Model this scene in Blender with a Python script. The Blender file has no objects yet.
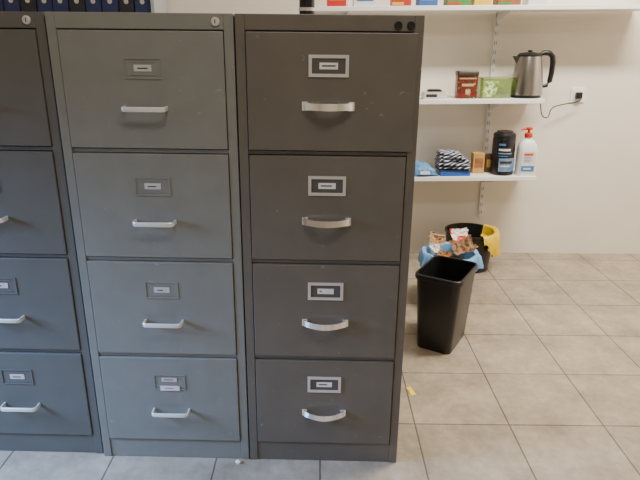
import bpy, bmesh, math, random
from mathutils import Vector, Matrix, noise
random.seed(4)
C = bpy.context.scene.collection
PI = math.pi
R = math.radians
# ------------------------------------------------------------------ camera
F = 570.0
CAM = Vector((0, 0, 1.247))
ROT = Matrix.Rotation(R(90 - 18.8), 4, 'X') @ Matrix.Rotation(R(0.6), 4, 'Z')
cd = bpy.data.cameras.new('camera'); cam = bpy.data.objects.new('camera', cd); C.objects.link(cam)
cam.matrix_world = Matrix.Translation(CAM) @ ROT
cd.sensor_width = 36; cd.lens = F * 36 / 640
bpy.context.scene.camera = cam
def ray(px, py): return ROT.to_3x3() @ Vector(((px - 320) / F, -(py - 240) / F, -1))
def onY(px, py, Y):
    d = ray(px, py); return CAM + d * (Y / d.y)
def onZ(px, py, Z):
    d = ray(px, py); return CAM + d * ((Z - CAM.z) / d.z)
# ------------------------------------------------------------------ materials
def lin(c): return tuple(((v/255)/12.92 if v/255 <= .04045 else ((v/255+.055)/1.055)**2.4) for v in c) + (1,)
def mat(name, rgb, rough=.5, metal=0, var=.06, scale=30, bump=0, trans=0, wear=None):
    m = bpy.data.materials.new(name); m.use_nodes = True
    nt = m.node_tree; b = nt.nodes['Principled BSDF']
    b.inputs['Roughness'].default_value = rough; b.inputs['Metallic'].default_value = metal
    if trans: b.inputs['Transmission Weight'].default_value = trans
    tc = nt.nodes.new('ShaderNodeTexCoord')
    n = nt.nodes.new('ShaderNodeTexNoise'); n.inputs['Scale'].default_value = scale; n.inputs['Detail'].default_value = 4
    nt.links.new(tc.outputs['Object'], n.inputs['Vector'])
    cr = nt.nodes.new('ShaderNodeValToRGB')
    c = lin(rgb)
    cr.color_ramp.elements[0].position = .3; cr.color_ramp.elements[1].position = .7
    cr.color_ramp.elements[0].color = tuple(v*(1-var) for v in c[:3]) + (1,)
    cr.color_ramp.elements[1].color = tuple(min(1, v*(1+var)) for v in c[:3]) + (1,)
    nt.links.new(n.outputs['Fac'], cr.inputs['Fac']); out = cr.outputs['Color']
    if wear:
        n2 = nt.nodes.new('ShaderNodeTexNoise'); n2.inputs['Scale'].default_value = 55; n2.inputs['Detail'].default_value = 3
        nt.links.new(tc.outputs['Object'], n2.inputs['Vector'])
        r2 = nt.nodes.new('ShaderNodeValToRGB'); r2.color_ramp.elements[0].position = .70; r2.color_ramp.elements[1].position = .76
        nt.links.new(n2.outputs['Fac'], r2.inputs['Fac'])
        mx = nt.nodes.new('ShaderNodeMix'); mx.data_type = 'RGBA'; mx.inputs[7].default_value = lin(wear)
        nt.links.new(r2.outputs['Color'], mx.inputs[0]); nt.links.new(out, mx.inputs[6]); out = mx.outputs[2]
        n3 = nt.nodes.new('ShaderNodeTexNoise'); n3.inputs['Scale'].default_value = 6; n3.inputs['Detail'].default_value = 6
        nt.links.new(tc.outputs['Object'], n3.inputs['Vector'])
        mr = nt.nodes.new('ShaderNodeMapRange'); mr.inputs[3].default_value = rough-.12; mr.inputs[4].default_value = rough+.12
        nt.links.new(n3.outputs['Fac'], mr.inputs[0]); nt.links.new(mr.outputs[0], b.inputs['Roughness'])
    nt.links.new(out, b.inputs['Base Color'])
    if bump:
        bp = nt.nodes.new('ShaderNodeBump'); bp.inputs['Strength'].default_value = bump; bp.inputs['Distance'].default_value = .002
        nt.links.new(n.outputs['Fac'], bp.inputs['Height']); nt.links.new(bp.outputs['Normal'], b.inputs['Normal'])
    return m
M = {}
M['cab_left'] = mat('grey_enamel', (125,125,118), .38, 0, .05, 14, .03, wear=(144,143,136))
M['cab_right'] = mat('taupe_enamel', (100,94,85), .36, 0, .08, 9, .03, wear=(128,124,116))
M['cab_third'] = mat('dark_grey_enamel', (94,93,88), .42, 0, .05, 14, .03)
M['dark'] = mat('dark_recess', (22,21,20), .7)
M['chrome'] = mat('polished_chrome', (250,250,250), .12, .95, .02, 60)
M['silver'] = mat('silver_frame', (214,213,210), .3, .5, .03, 60)
M['pale_metal'] = mat('pale_handle', (230,230,226), .3, .35, .03, 40)
M['inset'] = mat('dark_label_inset', (80,77,73), .6)
M['paper'] = mat('label_paper', (225,222,214), .8)
M['grey_paper'] = mat('old_label_paper', (190,190,184), .8)
M['pink_paper'] = mat('pinkish_label_paper', (222,210,205), .8)
M['ink'] = mat('ink', (55,52,52), .8)
M['red_label'] = mat('red_label', (170,96,90), .7)
M['white_shelf'] = mat('white_laminate', (246,245,242), .4, 0, .02, 10)
M['white_metal'] = mat('white_metal', (234,232,227), .4, 0, .02, 20)
M['slot'] = mat('slot_dark', (140,135,128), .7)
M['black_plastic'] = mat('black_plastic', (24,24,25), .34, 0, .1, 60, .05)
M['black_gloss'] = mat('black_gloss', (24,24,27), .25)
M['steel'] = mat('brushed_steel', (176,174,170), .24, 1, .05, 50)
M['navy'] = mat('navy_binder', (44,54,98), .5)
M['black_binder'] = mat('black_binder', (40,42,52), .5)
M['blue'] = mat('blue_cover', (36,92,180), .45)
M['light_blue'] = mat('light_blue_cover', (105,165,222), .4, 0, .1, 20, .2)
M['gold_box'] = mat('gold_card', (190,148,80), .6, 0, .15, 30)
M['brown_box'] = mat('brown_card', (96,68,44), .7, 0, .15, 30)
M['tin_lid'] = mat('tin_lid', (62,60,46), .35, .3, .2, 40)
M['tin_motif'] = mat('tin_motif', (186,160,118), .5, 0, .35, 90)
M['red'] = mat('red_plastic', (214,58,40), .4)
M['white_plastic'] = mat('white_plastic', (240,240,239), .35, 0, .02)
M['offwhite_plastic'] = mat('offwhite_plastic', (214,211,204), .4, 0, .03)
M['pale_green'] = mat('pale_green_clear', (206,226,160), .12, 0, .12, 40, trans=.8)
M['leaf'] = mat('leafy_contents', (116,150,62), .7, 0, .4, 60)
M['label_blue'] = mat('blue_label', (70,125,190), .5)
M['label_grey'] = mat('grey_label', (122,146,178), .5, 0, .2, 60)
M['label_orange'] = mat('orange_red_label', (214,84,52), .5, 0, .15, 40)
M['blue_bag'] = mat('light_blue_film', (128,184,238), .25, 0, .15, 22, .5)
M['yellow_bag'] = mat('yellow_film', (242,204,40), .3, 0, .1, 25, .4)
M['card'] = mat('cardboard', (178,142,104), .8, 0, .12, 25)
M['kraft'] = mat('kraft_paper', (144,110,78), .75, 0, .18, 20)
M['wrapper'] = mat('tan_wrapper', (170,118,72), .45, 0, .3, 30)
M['tissue'] = mat('crumpled_paper', (232,228,220), .8, 0, .06, 30)
M['yellow_paper'] = mat('yellow_paper', (240,215,40), .6)
M['wood_tan'] = mat('tan_print', (150,95,55), .6, 0, .3, 40)
M['red_carton'] = mat('red_carton', (190,60,45), .5, 0, .15, 30)
M['yellow_card'] = mat('yellow_card', (236,196,50), .5, 0, .1, 30)
M['green_card'] = mat('green_card', (70,140,70), .5, 0, .1, 30)
M['blue_card'] = mat('blue_card', (60,105,180), .5, 0, .1, 30)
M['bookcase'] = mat('grey_laminate', (176,180,186), .5, 0, .03, 10)
M['ceiling'] = mat('ceiling_paint', (240,239,236), .9, 0, .02, 5)
def patches(name, cols, scale, rough=.5):
    m = bpy.data.materials.new(name); m.use_nodes = True
    nt = m.node_tree; b = nt.nodes['Principled BSDF']; b.inputs['Roughness'].default_value = rough
    tc = nt.nodes.new('ShaderNodeTexCoord')
    n = nt.nodes.new('ShaderNodeTexNoise'); n.inputs['Scale'].default_value = scale; n.inputs['Detail'].default_value = 3
    nt.links.new(tc.outputs['Object'], n.inputs['Vector'])
    cr = nt.nodes.new('ShaderNodeValToRGB'); cr.color_ramp.interpolation = 'CONSTANT'
    k = len(cols)
    while len(cr.color_ramp.elements) < k: cr.color_ramp.elements.new(.5)
    for i, c in enumerate(cols):
        cr.color_ramp.elements[i].position = 0 if i == 0 else .36 + .28*(i-1)/max(1, k-2)
        cr.color_ramp.elements[i].color = lin(c)
    nt.links.new(n.outputs['Fac'], cr.inputs['Fac']); nt.links.new(cr.outputs['Color'], b.inputs['Base Color'])
    return m
M['tin'] = patches('printed_tin', [(60,92,44), (96,26,24), (132,38,30), (46,58,34), (186,150,100)], 56, .35)
M['torn_print'] = patches('torn_print', [(206,50,40), (236,230,220), (208,48,38), (226,222,212)], 14, .6)
M['green_print'] = patches('green_print', [(84,120,52), (146,176,88), (214,222,182), (110,146,62)], 34, .4)
def wall_mat():
    m = mat('painted_wall', (237,229,215), .85, 0, .03, 3.0, 0)
    nt = m.node_tree; b = nt.nodes['Principled BSDF']
    n = nt.nodes.new('ShaderNodeTexNoise'); n.inputs['Scale'].default_value = 120
    tc = nt.nodes.new('ShaderNodeTexCoord'); nt.links.new(tc.outputs['Object'], n.inputs['Vector'])
    bp = nt.nodes.new('ShaderNodeBump'); bp.inputs['Strength'].default_value = .15; bp.inputs['Distance'].default_value = .003
    nt.links.new(n.outputs['Fac'], bp.inputs['Height']); nt.links.new(bp.outputs['Normal'], b.inputs['Normal'])
    return m
M['wall'] = wall_mat()
def floor_mat():
    m = bpy.data.materials.new('floor_tiles'); m.use_nodes = True
    nt = m.node_tree; b = nt.nodes['Principled BSDF']
    tc = nt.nodes.new('ShaderNodeTexCoord')
    mp = nt.nodes.new('ShaderNodeMapping'); mp.inputs['Location'].default_value = (-.338, -2.01, 0)
    nt.links.new(tc.outputs['Object'], mp.inputs['Vector'])
    br = nt.nodes.new('ShaderNodeTexBrick'); br.offset = 0; br.squash = 1
    br.inputs['Scale'].default_value = 1; br.inputs['Brick Width'].default_value = .33; br.inputs['Row Height'].default_value = .33
    br.inputs['Mortar Size'].default_value = .003; br.inputs['Mortar Smooth'].default_value = .3
    br.inputs['Color1'].default_value = lin((181,167,147)); br.inputs['Color2'].default_value = lin((166,154,137)); br.inputs['Mortar'].default_value = lin((108,99,87))
    nt.links.new(mp.outputs['Vector'], br.inputs['Vector'])
    def ramp(scale, detail, rough, lo, hi, c0, c1):
        n = nt.nodes.new('ShaderNodeTexNoise'); n.inputs['Scale'].default_value = scale; n.inputs['Detail'].default_value = detail; n.inputs['Roughness'].default_value = rough
        nt.links.new(tc.outputs['Object'], n.inputs['Vector'])
        cr = nt.nodes.new('ShaderNodeValToRGB'); cr.color_ramp.elements[0].position = lo; cr.color_ramp.elements[1].position = hi
        cr.color_ramp.elements[0].color = c0 + (1,); cr.color_ramp.elements[1].color = c1 + (1,)
        nt.links.new(n.outputs['Fac'], cr.inputs['Fac']); return cr.outputs['Color']
    def mul(a, b_):
        mx = nt.nodes.new('ShaderNodeMix'); mx.data_type = 'RGBA'; mx.blend_type = 'MULTIPLY'; mx.inputs[0].default_value = 1
        nt.links.new(a, mx.inputs[6]); nt.links.new(b_, mx.inputs[7]); return mx.outputs[2]
    c = mul(br.outputs['Color'], ramp(5, 8, .65, .34, .66, (.66,.65,.64), (1.08,1.07,1.05)))
    c = mul(c, ramp(34, 5, .6, .35, .65, (.88,.88,.88), (1.05,1.05,1.05)))
    nt.links.new(c, b.inputs['Base Color'])
    b.inputs['Roughness'].default_value = .2
    bp = nt.nodes.new('ShaderNodeBump'); bp.invert = True; bp.inputs['Strength'].default_value = .4; bp.inputs['Distance'].default_value = .002
    nt.links.new(br.outputs['Fac'], bp.inputs['Height']); nt.links.new(bp.outputs['Normal'], b.inputs['Normal'])
    return m
M['floor'] = floor_mat()
def stripe_mat():
    m = bpy.data.materials.new('striped_cloth'); m.use_nodes = True
    nt = m.node_tree; b = nt.nodes['Principled BSDF']; b.inputs['Roughness'].default_value = .9
    tc = nt.nodes.new('ShaderNodeTexCoord')
    mp = nt.nodes.new('ShaderNodeMapping'); mp.inputs['Rotation'].default_value = (R(20), R(-62), R(8))
    nt.links.new(tc.outputs['Object'], mp.inputs['Vector'])
    w = nt.nodes.new('ShaderNodeTexWave'); w.inputs['Scale'].default_value = 18; w.inputs['Distortion'].default_value = 2.6; w.inputs['Detail'].default_value = 1; w.inputs['Detail Scale'].default_value = 1.2
    nt.links.new(mp.outputs['Vector'], w.inputs['Vector'])
    cr = nt.nodes.new('ShaderNodeValToRGB')
    cr.color_ramp.elements[0].position = .5; cr.color_ramp.elements[0].color = lin((38,46,74)); cr.color_ramp.elements[1].position = .82; cr.color_ramp.elements[1].color = lin((208,209,214))
    nt.links.new(w.outputs['Fac'], cr.inputs['Fac']); nt.links.new(cr.outputs['Color'], b.inputs['Base Color'])
    return m
M['stripe'] = stripe_mat()
# ------------------------------------------------------------------ mesh helpers
def rrect(w, d, r, n=4, cx=0, cy=0):
    out = []
    for (sx, sy, a0) in ((1,1,0), (-1,1,90), (-1,-1,180), (1,-1,270)):
        for k in range(n+1):
            a = R(a0 + 90*k/n)
            out.append((cx + sx*(w/2-r) + r*math.cos(a), cy + sy*(d/2-r) + r*math.sin(a)))
    return out
class MB:
    def __init__(s): s.bm = bmesh.new()
    def box(s, c, d, rz=0):
        mtx = Matrix.Translation(Vector(c)) @ Matrix.Rotation(rz, 4, 'Z') @ Matrix.Diagonal((d[0], d[1], d[2], 1))
        bmesh.ops.create_cube(s.bm, size=1, matrix=mtx); return s
    def bb(s, x0, x1, y0, y1, z0, z1):
        return s.box(((x0+x1)/2, (y0+y1)/2, (z0+z1)/2), (x1-x0, y1-y0, z1-z0))
    def loft(s, rings, cap0=True, cap1=True):
        vs = [[s.bm.verts.new(p) for p in r] for r in rings]
        n = len(vs[0])
        for a, b in zip(vs[:-1], vs[1:]):
            for i in range(n):
                s.bm.faces.new((a[i], a[(i+1) % n], b[(i+1) % n], b[i]))
        if cap0: s.bm.faces.new(list(reversed(vs[0])))
        if cap1: s.bm.faces.new(vs[-1])
        return s
    def lathe(s, prof, n=28, c=(0,0,0), cap0=True, cap1=True, sx=1, sy=1):
        rings = [[(c[0]+r*sx*math.cos(2*PI*k/n), c[1]+r*sy*math.sin(2*PI*k/n), c[2]+z) for k in range(n)] for r, z in prof]
        return s.loft(rings, cap0, cap1)
    def tube(s, pts, r, n=10):
        P = [Vector(p) for p in pts]; rings = []
        for i, p in enumerate(P):
            t = (P[min(i+1, len(P)-1)] - P[max(i-1, 0)]).normalized()
            up = Vector((0,0,1)) if abs(t.z) < .95 else Vector((1,0,0))
            a = t.cross(up).normalized(); b = a.cross(t)
            rr = r[i] if isinstance(r, (list, tuple)) else r
            rings.append([p + a*rr*math.cos(2*PI*k/n) + b*rr*math.sin(2*PI*k/n) for k in range(n)])
        return s.loft(rings)
    def ribbon(s, pts, t, h, z0=0, sec=None):
        P = [Vector((p[0], p[1], 0)) for p in pts]; rings = []
        sec = sec or [(-.5,-.7),(-.25,-1),(.25,-1),(.5,-.7),(.5,.7),(.25,1),(-.25,1),(-.5,.7)]
        for i, p in enumerate(P):
            d = (P[min(i+1, len(P)-1)] - P[max(i-1, 0)]).normalized()
            nrm = Vector((-d.y, d.x, 0)); hh = h[i] if isinstance(h, (list, tuple)) else h
            rings.append([p + nrm*(u*t) + Vector((0,0,z0+v*hh/2)) for u, v in sec])
        return s.loft(rings)
    def crumple(s, c, rad, amp, seed, sub=3):
        r = bmesh.ops.create_icosphere(s.bm, subdivisions=sub, radius=1)
        for v in r['verts']:
            q = v.co*1.6 + Vector((seed*3.1, seed, 0))
            f = 1 + amp*noise.noise(q) + amp*.6*abs(noise.noise(q*2.7)) - amp*.3
            v.co = Vector((v.co.x*rad[0]*f, v.co.y*rad[1]*f, v.co.z*rad[2]*f)) + Vector(c)
        return s
    def sheet(s, w, d, amp, seed, n=16, curl=0, th=.0012):
        top = {}; bot = {}
        for i in range(n+1):
            for j in range(n+1):
                u, v = i/n-.5, j/n-.5
                e = 1 + .22*noise.noise(Vector((u*4, v*4, seed)))
                q = Vector((u*3.2, v*3.2, seed*1.7))
                z = amp*(1-2*abs(noise.noise(q))*2.0) + amp*.5*(1-4*abs(noise.noise(q*2.3))) + curl*(u*u*4 + v*v*2)
                x = w*u*e; y = d*v*(1 + .22*noise.noise(Vector((v*4, u*4, seed+9))))
                top[i, j] = s.bm.verts.new((x, y, z)); bot[i, j] = s.bm.verts.new((x, y, z-th))
        fn = s.bm.faces.new
        for i in range(n):
            for j in range(n):
                fn((top[i,j], top[i+1,j], top[i+1,j+1], top[i,j+1])); fn((bot[i,j], bot[i,j+1], bot[i+1,j+1], bot[i+1,j]))
        for i in range(n):
            for j in (0, n):
                fn((top[i,j], top[i+1,j], bot[i+1,j], bot[i,j])); fn((top[j,i], top[j,i+1], bot[j,i+1], bot[j,i]))
        return s
    def build(s, name, m, parent=None, bevel=0, smooth=False, loc=None, rot=None):
        bmesh.ops.recalc_face_normals(s.bm, faces=s.bm.faces)
        if smooth:
            for f in s.bm.faces: f.smooth = True
            for e in s.bm.edges:
                if len(e.link_faces) == 2 and e.calc_face_angle(0) > R(38): e.smooth = False
        me = bpy.data.meshes.new(name); s.bm.to_mesh(me); s.bm.free()
        me.materials.append(M[m] if isinstance(m, str) else m)
        o = bpy.data.objects.new(name, me); C.objects.link(o)
        if parent: o.parent = parent
        if loc: o.location = loc
        if rot: o.rotation_euler = rot
        if bevel:
            b = o.modifiers.new('bevel', 'BEVEL'); b.width = bevel; b.segments = 2; b.limit_method = 'ANGLE'
        return o
def tag(o, label, cat, group=None):
    o['label'] = label; o['category'] = cat
    if group: o['group'] = group
    return o
SHELF_THINGS = []
collect = False
def thing(name, label, cat, loc=(0,0,0), rz=0, group=None):
    o = bpy.data.objects.new(name, None); C.objects.link(o); o.empty_display_size = .05
    o.location = loc; o.rotation_euler = (0, 0, rz)
    if collect: SHELF_THINGS.append(o)
    return tag(o, label, cat, group)
def struct(name, mb, m):
    o = mb.build(name, m); o['kind'] = 'structure'; return o
# ------------------------------------------------------------------ room
WY = 3.45
XL, XR, YB, HC = -2.9, 2.9, -2.4, 2.7
struct('floor', MB().bb(XL-.1, XR+.1, YB-.1, WY+.1, -.1, 0), 'floor')
struct('ceiling', MB().bb(XL-.1, XR+.1, YB-.1, WY+.1, HC, HC+.1), 'ceiling')
struct('wall_back', MB().bb(XL-.1, XR+.1, WY, WY+.1, 0, HC), 'wall')
struct('wall_left', MB().bb(XL-.1, XL, YB, WY, 0, HC), 'wall')
struct('wall_right', MB().bb(XR, XR+.1, YB, WY, 0, HC), 'wall')
struct('wall_front', MB().bb(XL-.1, XR+.1, YB-.1, YB, 0, HC), 'wall')
# ------------------------------------------------------------------ filing cabinets
W, H, DP, ST = .463, 1.32, .62, .024
PITCH, DH, TOP0 = .3055, .293, 1.280
CONVEX = [(.5,-1), (.5,1), (.25,.99), (-.05,.86), (-.30,.60), (-.45,.30), (-.5,0), (-.45,-.30), (-.30,-.60), (-.05,-.86), (.25,-.99)]
def bow_handle(z, parent):
    pts = []; hs = []
    for k in range(25):
        u = -1 + 2*k/24
        pts.append((u*.057, -.006 - .025*max(0, math.cos(u*PI/2))**.8)); hs.append(.014 + .004*math.cos(u*PI/2) + .006*abs(u)**4)
    b = MB().ribbon(pts, -.013, hs, z, CONVEX)
    for sx in (-1, 1): b.box((sx*.059, -.0045, z), (.015, .003, .022))
    return b.build('handle', 'chrome', parent, smooth=True)
def d_handle(z, parent):
    pts = [(-.054, -.003), (-.054, -.018)]
    for k in range(1, 6):
        a = R(180 + 90*k/6); pts.append((-.044 + .010*math.cos(a), -.022 + .010*math.sin(a)))
    for k in range(0, 7):
        a = R(270 + 90*k/6); pts.append((.044 + .010*math.cos(a), -.022 + .010*math.sin(a)))
    pts.append((.054, -.003))
    return MB().ribbon(pts, .006, .0125, z).build('handle', 'pale_metal', parent, smooth=True)
def cabinet(name, label, xc, yc, rz, m, style):
    t = thing(name, label, 'filing cabinet', (xc, yc, 0), rz)
    b = MB()
    b.bb(-W/2, -W/2+ST, 0, DP, 0, H); b.bb(W/2-ST, W/2, 0, DP, 0, H)
    b.bb(-W/2+ST, W/2-ST, 0, DP, TOP0+.002, H)
    b.bb(-W/2+ST, W/2-ST, DP-.01, DP, .07, TOP0)
    b.bb(-W/2+ST, W/2-ST, .003, DP, 0, TOP0-3*PITCH-DH-.001)
    for k in range(1, 4):
        zt = TOP0 - k*PITCH
        b.bb(-W/2+ST, W/2-ST, .004, .03, zt+.001, zt+PITCH-DH-.0015)
    b.build('body', m, t, bevel=.0015)
    iw = W - 2*ST
    for k in range(4):
        z1 = TOP0 - k*PITCH; z0 = z1 - DH
        dm = MB()
        if style == 'bow' and k == 0:
            # the top front laps over the right-hand stile
            dm.bb(-iw/2+.002, iw/2+.011, -.005, -.0006, z0+.001, z1-.001)
        else:
            dm.bb(-iw/2+.002, iw/2-.002, -.003, .016, z0+.001, z1-.001)
        d = dm.build('drawer', m, t, bevel=.002)
        d0 = MB().bb(-iw/2+.012, iw/2-.012, .016 if not (style == 'bow' and k == 0) else -.0005, .45, z0+.02, z1-.06)
        d0.build('drawer_tray', 'dark', d)
        off = -.002 if (style == 'bow' and k == 0) else 0
        hz = z1 - .08; gz = z1 - .178
        if style == 'bow':
            fw, fh, q = .100, .053, .008
            f = MB()
            f.bb(-fw/2, fw/2, -.0065+off, -.003, hz+fh/2-q, hz+fh/2); f.bb(-fw/2, fw/2, -.0065+off, -.003, hz-fh/2, hz-fh/2+q)
            f.bb(-fw/2, -fw/2+q, -.0065+off, -.003, hz-fh/2+q, hz+fh/2-q); f.bb(fw/2-q, fw/2, -.0065+off, -.003, hz-fh/2+q, hz+fh/2-q)
            f.build('label_holder', 'silver', d)
            MB().bb(-fw/2+q, fw/2-q, -.0042+off, -.003, hz-fh/2+q, hz+fh/2-q).build('label_inset', 'inset', d)
            MB().bb(-.023, .023, -.0050+off, -.0042+off, hz-.008, hz+.008).build('label_card', 'paper', d)
            e = MB(); x = -.017
            for wd in ((.034,), (.030,), (.006,), (.026,))[k]:
                e.bb(x, x+wd, -.0053+off, -.0050+off, hz-.0015, hz+.002)
            e.build('label_writing', 'ink', d)
            h_ = bow_handle(gz, d); h_.location.y = off
        else:
            dz = (.011, .009, .006, .003)[k]; hz -= dz; gz -= dz
            fw, fh, q = .096, .052, .004
            f = MB()
            f.bb(-fw/2, fw/2, -.0050, -.003, hz+fh/2-q, hz+fh/2); f.bb(-fw/2, fw/2, -.0050, -.003, hz-fh/2, hz-fh/2+q)
            f.bb(-fw/2, -fw/2+q, -.0050, -.003, hz-fh/2+q, hz+fh/2-q); f.bb(fw/2-q, fw/2, -.0050, -.003, hz-fh/2+q, hz+fh/2-q)
            f.bb(-.032, .032, -.0044, -.003, hz-.017, hz-.0145); f.bb(-.032, .032, -.0044, -.003, hz+.0145, hz+.017)
            f.build('label_holder', m, d, bevel=.0008)
            if k < 3 or style == 'plain':
                MB().bb(-.022, .022, -.0042, -.003, hz-.007, hz+.009).build('label_card', 'grey_paper', d)
                MB().bb(-.013, (.013, .010, .004, .012)[k], -.0046, -.0042, hz-.001, hz+.002).build('label_writing', 'ink', d)
            else:
                MB().bb(-.024, .022, -.0044, -.003, hz+.002, hz+.016).build('label_card', 'grey_paper', d)
                MB().bb(-.016, .012, -.0048, -.0044, hz+.007, hz+.011).build('label_writing', 'red_label', d)
                MB().bb(-.029, .029, -.0062, -.0050, hz-.028, hz-.012).build('label_sticker', 'pink_paper', d)
                MB().bb(-.016, .010, -.0065, -.0062, hz-.021, hz-.0185).build('sticker_writing', 'red_label', d)
            d_handle(gz, d)
    if style == 'bow':
        for x in (.168, .199):
            MB().lathe([(.0105, 0), (.0105, .002), (.008, .003), (.006, .001)], 20).build('lock_hole', 'dark', t, smooth=True, loc=(x, 0, 1.2955), rot=(PI/2, 0, 0))
    else:
        l = MB().lathe([(.0105, 0), (.0105, .004), (.009, .0055)], 20).build('lock', 'silver', t, smooth=True, loc=(.188, 0, 1.301), rot=(PI/2, 0, 0))
        MB().box((0, 0, .0055), (.0022, .009, .001)).build('keyhole', 'dark', l)
    return t
FD = 1.486
pc = onY(329.5, 14, FD)
# front turns very slightly: the left cabinets stand a little further back
rz = -R(1.0)
ux = Vector((math.cos(rz), math.sin(rz)))
cab_r = cabinet('filing_cabinet', 'dark taupe steel filing cabinet with four drawers and chrome bow handles, nearest the wastebins', pc.x, FD, rz, 'cab_right', 'bow')
p2 = Vector((pc.x, FD)) - ux*(W+.004)
cab_l = cabinet('filing_cabinet', 'grey steel filing cabinet with pale D-shaped handles and pale sticker on its lowest drawer', p2.x, p2.y, rz, 'cab_left', 'd')
p3 = p2 - ux*(W+.008)
cab_3 = cabinet('filing_cabinet', 'dark grey filing cabinet cut off at the left edge beyond the lighter grey one', p3.x, p3.y+.012, rz, 'cab_third', 'plain')
# small thing on the right cabinet
p = onY(307, 6, FD+.10)
t = thing('round_container', 'small black round container with grey band on top of the taupe cabinet', 'container', (p.x, FD+.10, H))
MB().lathe([(.017, 0), (.020, .003), (.020, .045), (.018, .05)], 24).build('body', 'black_gloss', t, smooth=True)
MB().lathe([(.0205, .012), (.0205, .020)], 24).build('band', 'silver', t, smooth=True)
# ------------------------------------------------------------------ shelves on the back wall
collect = True
SF, SB = 3.19, 3.434
zmid = onY(480, 99.5, SF).z; zlow = onY(480, 177, SF).z; ztop = onY(480, 5, SF).z
TH = .024
xr = onY(545, 100, SF).x
xs = onY(497.5, 30, 3.44).x
XS2 = xs - .85
def wall_shelf(label, x0, x1, z, brs):
    t = thing('wall_shelf', label, 'shelf', ((x0+x1)/2, SF, z))
    xc = (x0+x1)/2
    MB().bb(x0-xc, x1-xc, 0, SB-SF, -TH, 0).build('board', 'white_shelf', t, bevel=.002)
    for bx in brs:
        b = MB()
        y0, y1 = .03, SB-SF
        prof = [(y1, -TH), (y0, -TH), (y0, -TH-.012), (y1, -TH-.06)]
        b.loft([[(bx-xc-.004, y, zz) for y, zz in prof], [(bx-xc+.004, y, zz) for y, zz in prof]])
        b.build('bracket', 'white_metal', t)
    return t
wall_shelf('long white wall shelf along the top edge, holding the colourful boxes', onY(316, 5, SF).x, 1.75, ztop, (XS2, xs))
wall_shelf('middle white wall shelf carrying the kettle and tea tin', XS2-.1, xr, zmid, (XS2, xs))
wall_shelf('lowest white wall shelf carrying the folded striped cloth and white bottle', XS2-.1, xr+.004, zlow, (XS2, xs))
zb = onY(482, 217, 3.44).z
for x, lb in ((xs, 'slotted white metal shelf standard on the wall under the kettle shelf'), (XS2, 'slotted white metal shelf standard on the wall hidden behind the taupe cabinet')):
    t = thing('shelf_standard', lb, 'shelf rail', (x, WY, zb))
    MB().bb(-.0125, .0125, -.013, 0, 0, 2.0-zb).build('rail', 'white_metal', t, bevel=.001)
    n = int((1.98-zb)/.05)
    for k in range(n):
        for sx in (-.005, .005):
            MB().bb(sx-.0018, sx+.0018, -.0136, -.013, .02+k*.05, .042+k*.05).build('slot', 'slot', t)
# --- top shelf boxes
def carton(name, label, cat, px, py, Y, z, w, d, h, m, m2, rz=0, grp=None, m3=None):
    x = onY(px, py, Y).x
    t = thing(name, label, cat, (x, Y, z), rz, grp)
    MB().bb(-w/2, w/2, -d/2, d/2, 0, h).build('body', m, t, bevel=.002)
    MB().bb(-w*.36, w*.36, -d/2-.001, -d/2, h*.3, h*.75).build('label_panel', m2, t)
    if m3: MB().bb(-w*.49, w*.1, -d/2-.0012, -d/2, .004, h*.16).build('stripe_band', m3, t)
    return t
G = 'boxes on the top shelf'
for px, w, h, m, m2, m3, lb in ((338, .10, .10, 'red', 'paper', None, 'red box at the left end of the top shelf, just above the taupe cabinet'),
        (366, .12, .08, 'white_plastic', 'label_blue', None, 'white box on the top shelf between the two red boxes'),
        (402, .10, .11, 'red_carton', 'paper', 'yellow_card', 'darker red box on the top shelf above the taupe cabinet corner'),
        (428, .10, .09, 'blue_card', 'paper', None, 'blue box on the top shelf beside the darker red box'),
        (458, .12, .10, 'green_card', 'yellow_card', 'red', 'green box on the top shelf left of the shelf standard'),
        (482, .09, .12, 'yellow_card', 'red', None, 'yellow box on the top shelf just left of the shelf standard'),
        (508, .12, .09, 'wood_tan', 'paper', 'green_card', 'brown box on the top shelf above the kettle'),
        (536, .10, .12, 'white_plastic', 'red', None, 'white box with red panel at the right of the top shelf row')):
    carton('packaging_box', lb, 'box', px, 4, SF+.056, ztop, w, .10, h, m, m2, 0, G, m3)
# --- middle shelf: kettle
x = onY(528, 75, 3.30).x
t = thing('electric_kettle', 'brushed steel electric kettle with black handle on the middle wall shelf', 'kettle', (x, 3.30, zmid))
MB().lathe([(.079, 0), (.082, .003), (.082, .010), (.079, .013)], 32).build('power_base', 'black_plastic', t, smooth=True)
MB().lathe([(.082, .0132), (.087, .017), (.086, .06), (.079, .13), (.069, .195), (.064, .220)], 36).build('body', 'steel', t, smooth=True)
sp = MB()
sp.loft([[(-.056, -.020, .181), (-.056, .020, .181), (-.065, .004, .171), (-.065, -.004, .171)],
         [(-.052, -.026, .220), (-.052, .026, .220), (-.094, .006, .223), (-.094, -.006, .223)]])
sp.build('spout', 'steel', t, smooth=True)
MB().lathe([(.065, .2202), (.065, .228), (.054, .238), (.02, .243)], 32).build('lid', 'black_plastic', t, smooth=True)
MB().lathe([(.010, .242), (.013, .250), (.008, .253)], 16).build('lid_knob', 'black_plastic', t, smooth=True)
hp = [(.052, 0, .228), (.077, 0, .238), (.108, 0, .236), (.127, 0, .218), (.132, 0, .185), (.131, 0, .13), (.125, 0, .085), (.113, 0, .066), (.096, 0, .061), (.085, 0, .063)]
MB().tube(hp, [.010, .014, .015, .015, .015, .0145, .014, .012, .010, .009], 12).build('handle', 'black_plastic', t, smooth=True)
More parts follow.
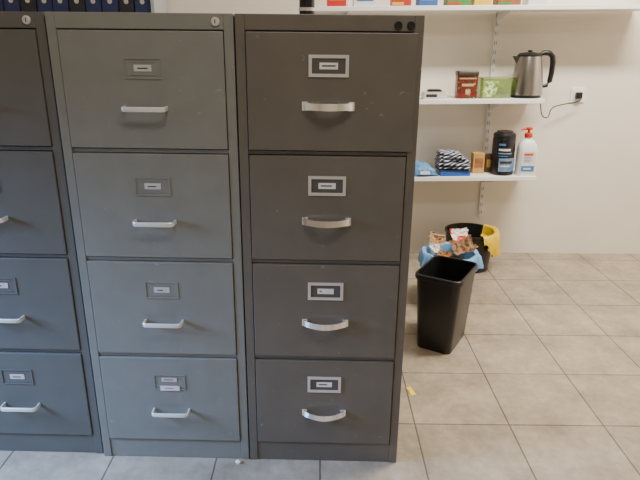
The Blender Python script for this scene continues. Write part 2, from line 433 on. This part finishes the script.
# cord to socket
sk = onY(577, 97, WY)
a = Vector((.080, .03, .006)); e = Vector((sk.x - x, WY-.03-3.30, sk.z - zmid))
edge = xr - x
ctrl = [a, Vector((edge+.003, .025, .006)), Vector((edge+.022, .02, -.02)), Vector((edge+.045, .03, -.10)), Vector((edge+.085, .04, -.115)), Vector((edge+.12, .06, -.06)), Vector((e.x-.01, e.y-.02, e.z-.03)), e]
pts = []
for i in range(len(ctrl)-1):
    p0 = ctrl[max(i-1, 0)]; p1 = ctrl[i]; p2_ = ctrl[i+1]; p3_ = ctrl[min(i+2, len(ctrl)-1)]
    for k in range(8):
        u = k/8
        pts.append(.5*((2*p1) + (p2_-p0)*u + (2*p0-5*p1+4*p2_-p3_)*u*u + (3*p1-p0-3*p2_+p3_)*u**3))
pts.append(e)
MB().tube(pts, .0032, 8).build('cord', 'black_plastic', t, smooth=True)
MB().bb(e.x-.018, e.x+.018, e.y-.004, e.y+.018, e.z-.018, e.z+.018).build('plug', 'black_plastic', t, bevel=.004)
t = thing('wall_socket', 'square white wall socket right of the kettle with the cord plugged in', 'socket', (sk.x, WY, sk.z))
MB().bb(-.042, .042, -.008, 0, -.042, .042).build('plate', 'white_plastic', t, bevel=.003)
MB().bb(-.028, .028, -.0115, -.008, -.028, .028).build('insert', 'white_metal', t, bevel=.002)
# green container (clear box)
x = onY(494, 88, 3.30).x
t = thing('food_container', 'clear green plastic food box with printed sides between tin and kettle', 'container', (x, 3.30, zmid), R(3))
def rr3(w, d, r, z): return [(a_, b_, z) for a_, b_ in rrect(w, d, r)]
MB().loft([rr3(.160, .104, .008, 0), rr3(.162, .106, .008, .003), rr3(.164, .110, .008, .104), rr3(.160, .106, .008, .104), rr3(.158, .102, .007, .004)]).build('tub', 'pale_green', t, smooth=True)
MB().loft([rr3(.166, .112, .009, .1045), rr3(.167, .113, .009, .106), rr3(.167, .113, .009, .110), rr3(.162, .108, .008, .112)]).build('lid', 'pale_green', t, smooth=True)
MB().crumple((.03, 0, .036), (.042, .034, .028), .5, 12).build('contents', 'leaf', t)
MB().loft([[(-.076, -.0540, .010), (-.010, -.0540, .010), (.010, -.0558, .092), (-.077, -.0558, .092)], [(-.076, -.0532, .010), (-.010, -.0532, .010), (.010, -.0550, .092), (-.077, -.0550, .092)]]).build('printed_panel', 'green_print', t)
# tin
x = onY(466.5, 85, 3.29).x
t = thing('tea_tin', 'dark red and green patterned tea tin with lid left of the green container', 'tin', (x, 3.29, zmid), R(-3))
MB().loft([rr3(.112, .085, .008, z_) for z_ in (0, .122)]).build('body', 'tin', t, smooth=True)
MB().loft([rr3(w_, w_-.023, .008, z_) for w_, z_ in ((.116, .1225), (.116, .142), (.110, .146))]).build('lid', 'tin_lid', t, smooth=True)
MB().bb(-.032, .032, -.0433, -.0425, .066, .080).build('picture_panel', 'tin_motif', t)
MB().bb(-.010, .016, -.0437, -.0425, .022, .050).build('picture_figure', 'tin_motif', t)
MB().bb(-.046, .046, -.0437, -.0425, .104, .111).build('title_band', 'tin_motif', t)
# low white and black box
x = onY(434, 95, 3.25).x
t = thing('low_box', 'low white desk box with small black top near the cabinet edge on middle shelf', 'box', (x, 3.25, zmid))
MB().loft([rr3(w_, .08, .010, z_) for w_, z_ in ((.130, 0), (.134, .006), (.134, .034), (.126, .040))]).build('base', 'offwhite_plastic', t, smooth=True)
MB().loft([rr3(w_, .06, .010, z_) for w_, z_ in ((.080, .0402), (.076, .048), (.06, .052))]).build('top', 'black_plastic', t, smooth=True)
MB().bb(-.05, .01, -.0405, -.0395, .012, .028).build('label_panel', 'ink', t)
# --- lower shelf
x = onY(423, 165, 3.30).x
t = thing('plastic_packet', 'crumpled light blue plastic packet left of the blue books', 'packet', (x-.004, 3.28, zlow), R(3))
b = MB(); rings = []
for j in range(23):
    u = -1 + 2*j/22
    hh = .058*max(.02, 1-abs(u)**3.5)**.6; dd = .085*(1-.12*u*u)
    ring = []
    for q in range(22):
        a_ = 2*PI*q/22; c_, s_ = math.cos(a_), math.sin(a_)
        zz = hh/2*(1+math.copysign(abs(s_)**.7, s_))
        nn = noise.noise(Vector((u*4, c_*3, s_*3)))*.009 + abs(noise.noise(Vector((u*9, c_*6, s_*6+3))))*.007
        ring.append((u*.068 + nn*.4, dd*math.copysign(abs(c_)**.6, c_) + nn*c_, max(.0004, zz + nn*max(0, s_)*1.4 + .024*(-u)*max(0, s_))))
    rings.append(ring)
b.loft(rings).build('bag', 'light_blue', t)
MB().bb(-.040, .015, -.010, .010, .0, .001).build('print_panel', 'white_plastic', t, loc=(0, -.091, .026), rot=(PI/2, 0, 0))
# blue books with striped cloth
x = onY(449, 170, 3.30).x + .010
zc = zlow
for k, (h, m, r_, dx) in enumerate(((.026, 'blue', 2, 0), (.012, 'navy', -3, -.002))):
    t = thing('hardback_book', ('thick bright blue book lying at the bottom under the striped cloth', 'thinner navy book lying directly under the striped cloth')[k], 'book', (x+dx, 3.30, zc), R(r_), 'books under the striped cloth')
    MB().bb(-.084, .084, -.09, .09, 0, .003).bb(-.084, .084, -.09, .09, h-.0032, h-.0002).bb(-.084, .084, -.09, -.087, .003, h-.0032).build('cover', m, t, bevel=.001)
    MB().bb(-.080, .080, -.086, .086, .0032, h-.0034).build('pages', 'paper', t)
    zc += h
t = thing('folded_cloth', 'navy and white striped cloth folded on top of the blue books', 'cloth', (x-.004, 3.29, zc), R(-3))
for k in range(5):
    b = MB()
    hgt = (.020, .022, .021, .022, .022)[k]; xo = (.002, -.008, .002, -.010, -.020)[k]
    ww = (.180, .168, .172, .150, .126)[k]; dd = (.175, .19, .165, .168, .15)[k]
    rings = []
    z0 = (0, .0195, .0390, .0570, .0740)[k]
    for j in range(33):
        u = -1 + 2*j/32
        xx = u*ww/2 + xo
        end = math.sqrt(max(.02, 1-abs(u)**6))
        wave = (.012*noise.noise(Vector((xx*20, 2.2, k*.3))) - .09*(k*.25)*max(0, xx+.01)) if k else 0
        ring = []
        for q in range(24):
            a_ = 2*PI*q/24; c_, s_ = math.cos(a_), math.sin(a_)
            yy = dd/2*math.copysign(abs(c_)**.55, c_) + .018*noise.noise(Vector((u*2.0, k*3.3, 1)))
            zz = hgt/2*end*math.copysign(abs(s_)**.8, s_)
            wob = .005*noise.noise(Vector((u*3, yy*18, k*7)))
            ring.append((xx + .008*noise.noise(Vector((c_*1.5, k, u*2))), yy, max(.0004, z0 + hgt/2 + zz + wave + (wob if (k or s_ > 0) else 0))))
        rings.append(ring)
    b.loft(rings)
    b.build('fold', 'stripe', t, smooth=True)
# boxes beside
carton('tea_carton', 'golden cardboard carton right of the striped cloth on lowest shelf', 'box', 476.5, 162, 3.31, zlow, .066, .06, .118, 'gold_box', 'wood_tan')
carton('spice_carton', 'small dark brown carton left of the black canister', 'box', 487.0, 162, 3.34, zlow, .046, .06, .102, 'brown_box', 'gold_box')
# canister
x = onY(502, 155, 3.275).x
t = thing('wipes_canister', 'black cylindrical canister with blue grey label beside the white bottle', 'canister', (x, 3.275, zlow))
MB().lathe([(.060, 0), (.064, .004), (.064, .205), (.062, .210)], 36).build('body', 'black_gloss', t, smooth=True)
MB().lathe([(.0630, .2102), (.0630, .226), (.058, .236), (.046, .241), (.044, .247), (.01, .249)], 36).build('lid', 'black_plastic', t, smooth=True)
def patch(r, a0, a1, z0, z1, n=12):
    b = MB(); rings = []
    for k in range(n+1):
        a = R(a0+(a1-a0)*k/n); c, s = math.cos(a), math.sin(a)
        rings.append([(r*c, r*s, z0), ((r+.0008)*c, (r+.0008)*s, z0), ((r+.0008)*c, (r+.0008)*s, z1), (r*c, r*s, z1)])
    return b.loft(rings)
patch(.0642, 235, 335, .024, .100).build('label_panel', 'label_grey', t, smooth=True)
for a0, a1, z0, z1, m in ((230, 290, .142, .154, 'paper'), (230, 300, .124, .131, 'label_grey'), (230, 278, .110, .115, 'label_blue'), (230, 262, .172, .183, 'label_blue')):
    patch(.0642, a0, a1, z0, z1).build('label_line', m, t, smooth=True)
for a0, a1, z0, z1, m in ((242, 305, .070, .084, 'ink'), (242, 290, .052, .058, 'paper'), (285, 328, .030, .048, 'label_blue')):
    patch(.0651, a0, a1, z0, z1).build('label_print', m, t, smooth=True)
# white bottle
x = onY(525.5, 155, 3.245).x
t = thing('pump_bottle', 'white plastic bottle with red pump top at the right end of lowest shelf', 'bottle', (x, 3.245, zlow))
MB().loft([rr3(w_, w_*.72, min(.024, w_*.3), z_) for w_, z_ in ((.098, 0), (.106, .005), (.106, .15), (.098, .175), (.066, .198), (.040, .208), (.036, .216))]).build('body', 'white_plastic', t, smooth=True)
MB().lathe([(.021, .2162), (.022, .220), (.022, .236), (.015, .240)], 24).build('collar', 'red', t, smooth=True)
pm = MB().lathe([(.007, .2402), (.007, .256), (.019, .258), (.020, .268), (.014, .272)], 20); pm.tube([(0, 0, .263), (-.03, -.005, .264), (-.045, -.008, .256)], [.008, .007, .005], 10)
pm.build('pump', 'red', t, smooth=True)
MB().bb(-.040, .040, -.0392, -.0382, .018, .140).build('label_panel', 'paper', t)
for x0, x1, z0, z1, m in ((-.026, .026, .116, .130, 'label_orange'), (-.026, .016, .102, .108, 'label_grey'), (-.026, .022, .090, .094, 'label_grey'), (-.026, .010, .080, .084, 'label_grey'), (-.036, .036, .026, .058, 'label_blue'), (-.024, .018, .038, .046, 'paper')):
    MB().bb(x0, x1, -.0402 - (.0006 if m == 'paper' else 0), -.0392, z0, z1).build('label_line', m, t)
collect = False
# the shelf system hangs slightly crooked: turn everything on it as one rigid set
PV = Vector((onY(480, 100, SF).x, SF, zmid))
TR = Matrix.Translation(PV) @ Matrix.Rotation(-R(.95), 4, 'Y') @ Matrix.Translation(-PV)
for o in SHELF_THINGS:
    m4 = Matrix.Translation(o.location) @ o.rotation_euler.to_matrix().to_4x4()
    m4 = TR @ m4
    o.location = m4.to_translation(); o.rotation_euler = m4.to_euler()
# ------------------------------------------------------------------ shelf with binders behind the left cabinets
bx1 = onY(154, 6, 3.15).x; bx0 = bx1 - 1.15
zbk = onY(115, 14, 3.17).z
t = thing('wall_shelf', 'grey shelf behind the grey cabinets carrying the row of dark binders', 'shelf', ((bx0+bx1)/2, 3.15, zbk))
hw = (bx1-bx0)/2
MB().bb(-hw, hw, 0, .30, -.022, 0).build('board', 'bookcase', t, bevel=.001)
for bx in (-hw+.15, 0, hw-.15):
    prof = [(.30, -.022), (.03, -.022), (.03, -.034), (.30, -.09)]
    MB().loft([[(bx-.005, y, z_) for y, z_ in prof], [(bx+.005, y, z_) for y, z_ in prof]]).build('bracket', 'white_metal', t)
t = thing('bookend', 'pale grey upright panel closing the right end of the binder row', 'bookend', (bx1-.011, 3.16, zbk))
MB().bb(-.009, .009, 0, .26, 0, .36).build('panel', 'bookcase', t, bevel=.001)
MB().bb(-.011, -.0092, .01, .25, .02, .34).build('liner_sheet', 'white_metal', t)
xx = bx1 - .026; i = 0
names = ['rightmost', 'second from the right', 'third from the right', 'fourth from the right', 'fifth from the right', 'sixth from the right', 'seventh from the right', 'eighth from the right', 'ninth from the right', 'tenth from the right', 'eleventh from the right']
while i < 11:
    w = (.078, .075, .082, .078, .08)[i % 5]
    t = thing('ring_binder', '%s ring binder, %s in the shelf row behind the grey cabinets' % ('navy' if i % 3 != 1 else 'black', names[i]), 'binder', (xx - w/2, 3.17, zbk), 0, 'binders in the row behind the cabinets')
    m = 'navy' if i % 3 != 1 else 'black_binder'
    MB().bb(-w/2, w/2, 0, .003, 0, .318).bb(-w/2, -w/2+.003, .003, .25, 0, .318).bb(w/2-.003, w/2, .003, .25, 0, .318).build('cover', m, t)
    MB().bb(-w/2+.006, w/2-.006, .03, .24, .004, .30).build('pages', 'paper', t)
    MB().bb(-w/2+.012, w/2-.012, -.001, 0, .12, .27).build('spine_label', 'paper', t)
    MB().lathe([(.012, 0), (.012, .002), (.008, .002)], 20).build('finger_ring', 'silver', t, loc=(0, 0, .06), rot=(PI/2, 0, 0))
    xx -= w + .006; i += 1
# ------------------------------------------------------------------ wastebins
t = thing('wastebin', 'empty black rectangular tapered wastebin standing in front of the other bins', 'wastebin', (.549, 2.285, 0), R(-30))
HB = .348
def rr_ring(w, d, r, z): return [(a_, b_, z) for a_, b_ in rrect(w, d, r, 5)]
b = MB()
b.loft([rr_ring(.150, .228, .025, 0), rr_ring(.154, .232, .025, .006), rr_ring(.192, .262, .03, HB-.02), rr_ring(.192, .262, .03, HB-.004), rr_ring(.186, .256, .03, HB-.004), rr_ring(.184, .254, .03, HB-.03), rr_ring(.146, .222, .022, .012)])
b.build('bucket', 'black_plastic', t, smooth=True)
MB().loft([rr_ring(.1925, .2625, .03, HB-.022), rr_ring(.204, .274, .034, HB-.022), rr_ring(.208, .278, .036, HB-.016), rr_ring(.206, .276, .036, HB-.003), rr_ring(.200, .270, .034, HB), rr_ring(.188, .258, .03, HB), rr_ring(.1865, .2565, .03, HB-.0035), rr_ring(.1925, .2625, .03, HB-.0035)], False, False).build('rim', 'black_plastic', t, smooth=True)
# bin with light-blue liner
p = onZ(451.5, 254, .272)
BX, BY = p.x, max(p.y, 2.70)
t = thing('wastebin', 'round wastebin with light blue liner heaped with rubbish, between the two black bins', 'wastebin', (BX, BY, 0))
MB().lathe([(.098, 0), (.102, .005), (.127, .257), (.131, .267), (.123, .267), (.098, .010)], 36).build('bucket', 'black_plastic', t, smooth=True)
def liner(r0, z0, drop, seed, amp, m, name, parent, a0=0, a1=360, n=120, inner=.14, fk=1.4, rise=.7):
    rings = []
    prof = [(-.030, -inner), (-.016, -.05), (-.008, .002), (.000, .008), (.008, .008), (.013, .000), (.015, -drop*.35), (.018, -drop*.7), (.016, -drop)]
    full = a1-a0 >= 360
    for k in range(n if full else n+1):
        a = R(a0 + (a1-a0)*k/n)
        ca, sa = math.cos(a), math.sin(a)
        w = noise.noise(Vector((ca*2.6, sa*2.6, seed)))
        fold = abs(noise.noise(Vector((ca*8, sa*8, seed+5))))*2 - .5
        fine = noise.noise(Vector((ca*19, sa*19, seed+2)))
        tp = 1 if full else max(.25, math.sin(PI*k/n)**.6)
        ring = []
        for j, (dr, dz) in enumerate(prof):
            out = max(0, j-3)/5
            r = r0 + dr + amp*out*(fk*fold + .8*fine + .5)
            if j >= 4: r = max(r, r0+.006)
            if j <= 2: r = r0 + dr - .002 + min(0, .006*fine)
            z = z0 + dz*(tp if j > 4 else 1) + (amp*rise*(w+.5*fold) if 2 < j < 6 else 0) + (amp*2.2*w*out + amp*.9*fine if j > 5 else 0)
            ring.append(Vector((r*ca, r*sa, z)))
        rings.append(ring)
    b = MB(); bm = b.bm
    V = [[bm.verts.new(q) for q in r_] for r_ in rings]
    for i in range(len(V) if full else len(V)-1):
        A, B = V[i], V[(i+1) % len(V)]
        for j in range(len(prof)-1): bm.faces.new((A[j], B[j], B[j+1], A[j+1]))
    return b.build(name, m, parent, smooth=True)
liner(.1305, .270, .065, 2.0, .014, 'blue_bag', 'liner', t, fk=1.3, rise=.5)
# rubbish
GR = 'rubbish in the blue-lined bin'
def put(o, label, dx, dy, z, rot):
    o.location = (BX+dx, BY+dy, z+.018); o.rotation_euler = tuple(R(v) for v in rot)
    return tag(o, label, 'rubbish', GR)
put(MB().crumple((0,0,0), (.030, .028, .030), .6, 1, 3).build('crumpled_paper', 'tissue'), 'crumpled white paper at the left of the blue-lined bin', -.078, -.01, .266, (0, 0, 0))
put(MB().sheet(.060, .040, .006, 2.3, n=12, curl=.008).build('food_wrapper', 'wrapper', smooth=True), 'shiny tan food wrapper at the front left of the rubbish heap', -.045, -.066, .262, (24, 8, -20))
put(MB().sheet(.115, .085, .009, 5.1, n=18, curl=.014).build('kraft_paper', 'kraft', smooth=True), 'crumpled brown paper at the right of the rubbish heap', .057, -.014, .285, (30, -10, 12))
put(MB().sheet(.095, .075, .005, 7.7, n=12, curl=.010).build('torn_packaging', 'torn_print', smooth=True), 'torn red and white packaging on top of the rubbish heap', .056, .064, .320, (52, -6, 14))
put(MB().sheet(.078, .068, .007, 9.4, n=14, curl=.010).build('cardboard_piece', 'card', smooth=True), 'crumpled light brown cardboard piece at the back left of the heap', -.058, .060, .298, (48, 8, -10))
MB().crumple((0, 0, .188), (.095, .095, .066), .25, 15, 3).build('bin_filling', 'brown_box', t)
# black round bin with yellow liner
YY = 3.20
YX = onY(470, 235, YY).x
t = thing('wastebin', 'round black wastebin with yellow liner hanging over its side, nearest the wall', 'wastebin', (YX, YY, 0))
HZ = onY(470, 230, YY).z
MB().lathe([(.115, 0), (.120, .005), (.142, HZ-.012), (.149, HZ-.008), (.149, HZ), (.139, HZ), (.116, .012)], 40).build('bucket', 'black_plastic', t, smooth=True)
liner(.146, HZ, .125, 6.3, .016, 'yellow_bag', 'liner', t, a0=-78, a1=42, n=64, inner=.06, fk=1.6, rise=.3)
# ------------------------------------------------------------------ scraps on the floor
p = onZ(411, 391, 0)
o = MB().loft([[(-.010, -.028, .001), (.010, -.026, .001), (.011, .0, .004), (.009, .028, .001), (-.011, .026, .001), (-.010, 0, .003)], [(-.010, -.028, .0018), (.010, -.026, .0018), (.011, .0, .0048), (.009, .028, .0018), (-.011, .026, .0018), (-.010, 0, .0038)]]).build('paper_scrap', 'yellow_paper', None, loc=(p.x, p.y, -.001), rot=(0, 0, R(12)))
tag(o, 'small yellow paper scrap on the floor tiles right of the taupe cabinet', 'paper scrap')
p = onZ(238, 463, 0)
o = MB().crumple((0, 0, 0), (.010, .007, .006), .5, 9, 2).build('paper_pellet', 'tissue', None, loc=(p.x, p.y, .005))
tag(o, 'tiny white paper pellet on the floor in front of the two cabinets', 'paper scrap')
# ------------------------------------------------------------------ light
def area(name, loc, sx, sy, power, col, rot=(0,0,0), spread=None):
    l = bpy.data.lights.new(name, 'AREA'); l.shape = 'RECTANGLE'; l.size = sx; l.size_y = sy; l.energy = power; l.color = col
    if spread: l.spread = R(spread)
    o = bpy.data.objects.new(name, l); C.objects.link(o); o.location = loc; o.rotation_euler = rot
    return o
area('ceiling_lamp_back', (1.45, 2.2, 2.66), 1.2, .25, 108, (1, .92, .81))
area('ceiling_lamp_front', (.1, .40, 2.66), 1.2, .4, 21, (1, .97, .92))
o = area('window_light', (-2.1, 1.0, 1.05), .7, .6, 22, (.30, .52, 1), (0, 0, 0), 70)
o.rotation_euler = (Vector((-.55, 1.2, 0)) - o.location).to_track_quat('-Z', 'Y').to_euler()
w = bpy.data.worlds.new('world'); bpy.context.scene.world = w; w.use_nodes = True
w.node_tree.nodes['Background'].inputs[0].default_value = (.5, .55, .6, 1); w.node_tree.nodes['Background'].inputs[1].default_value = .2
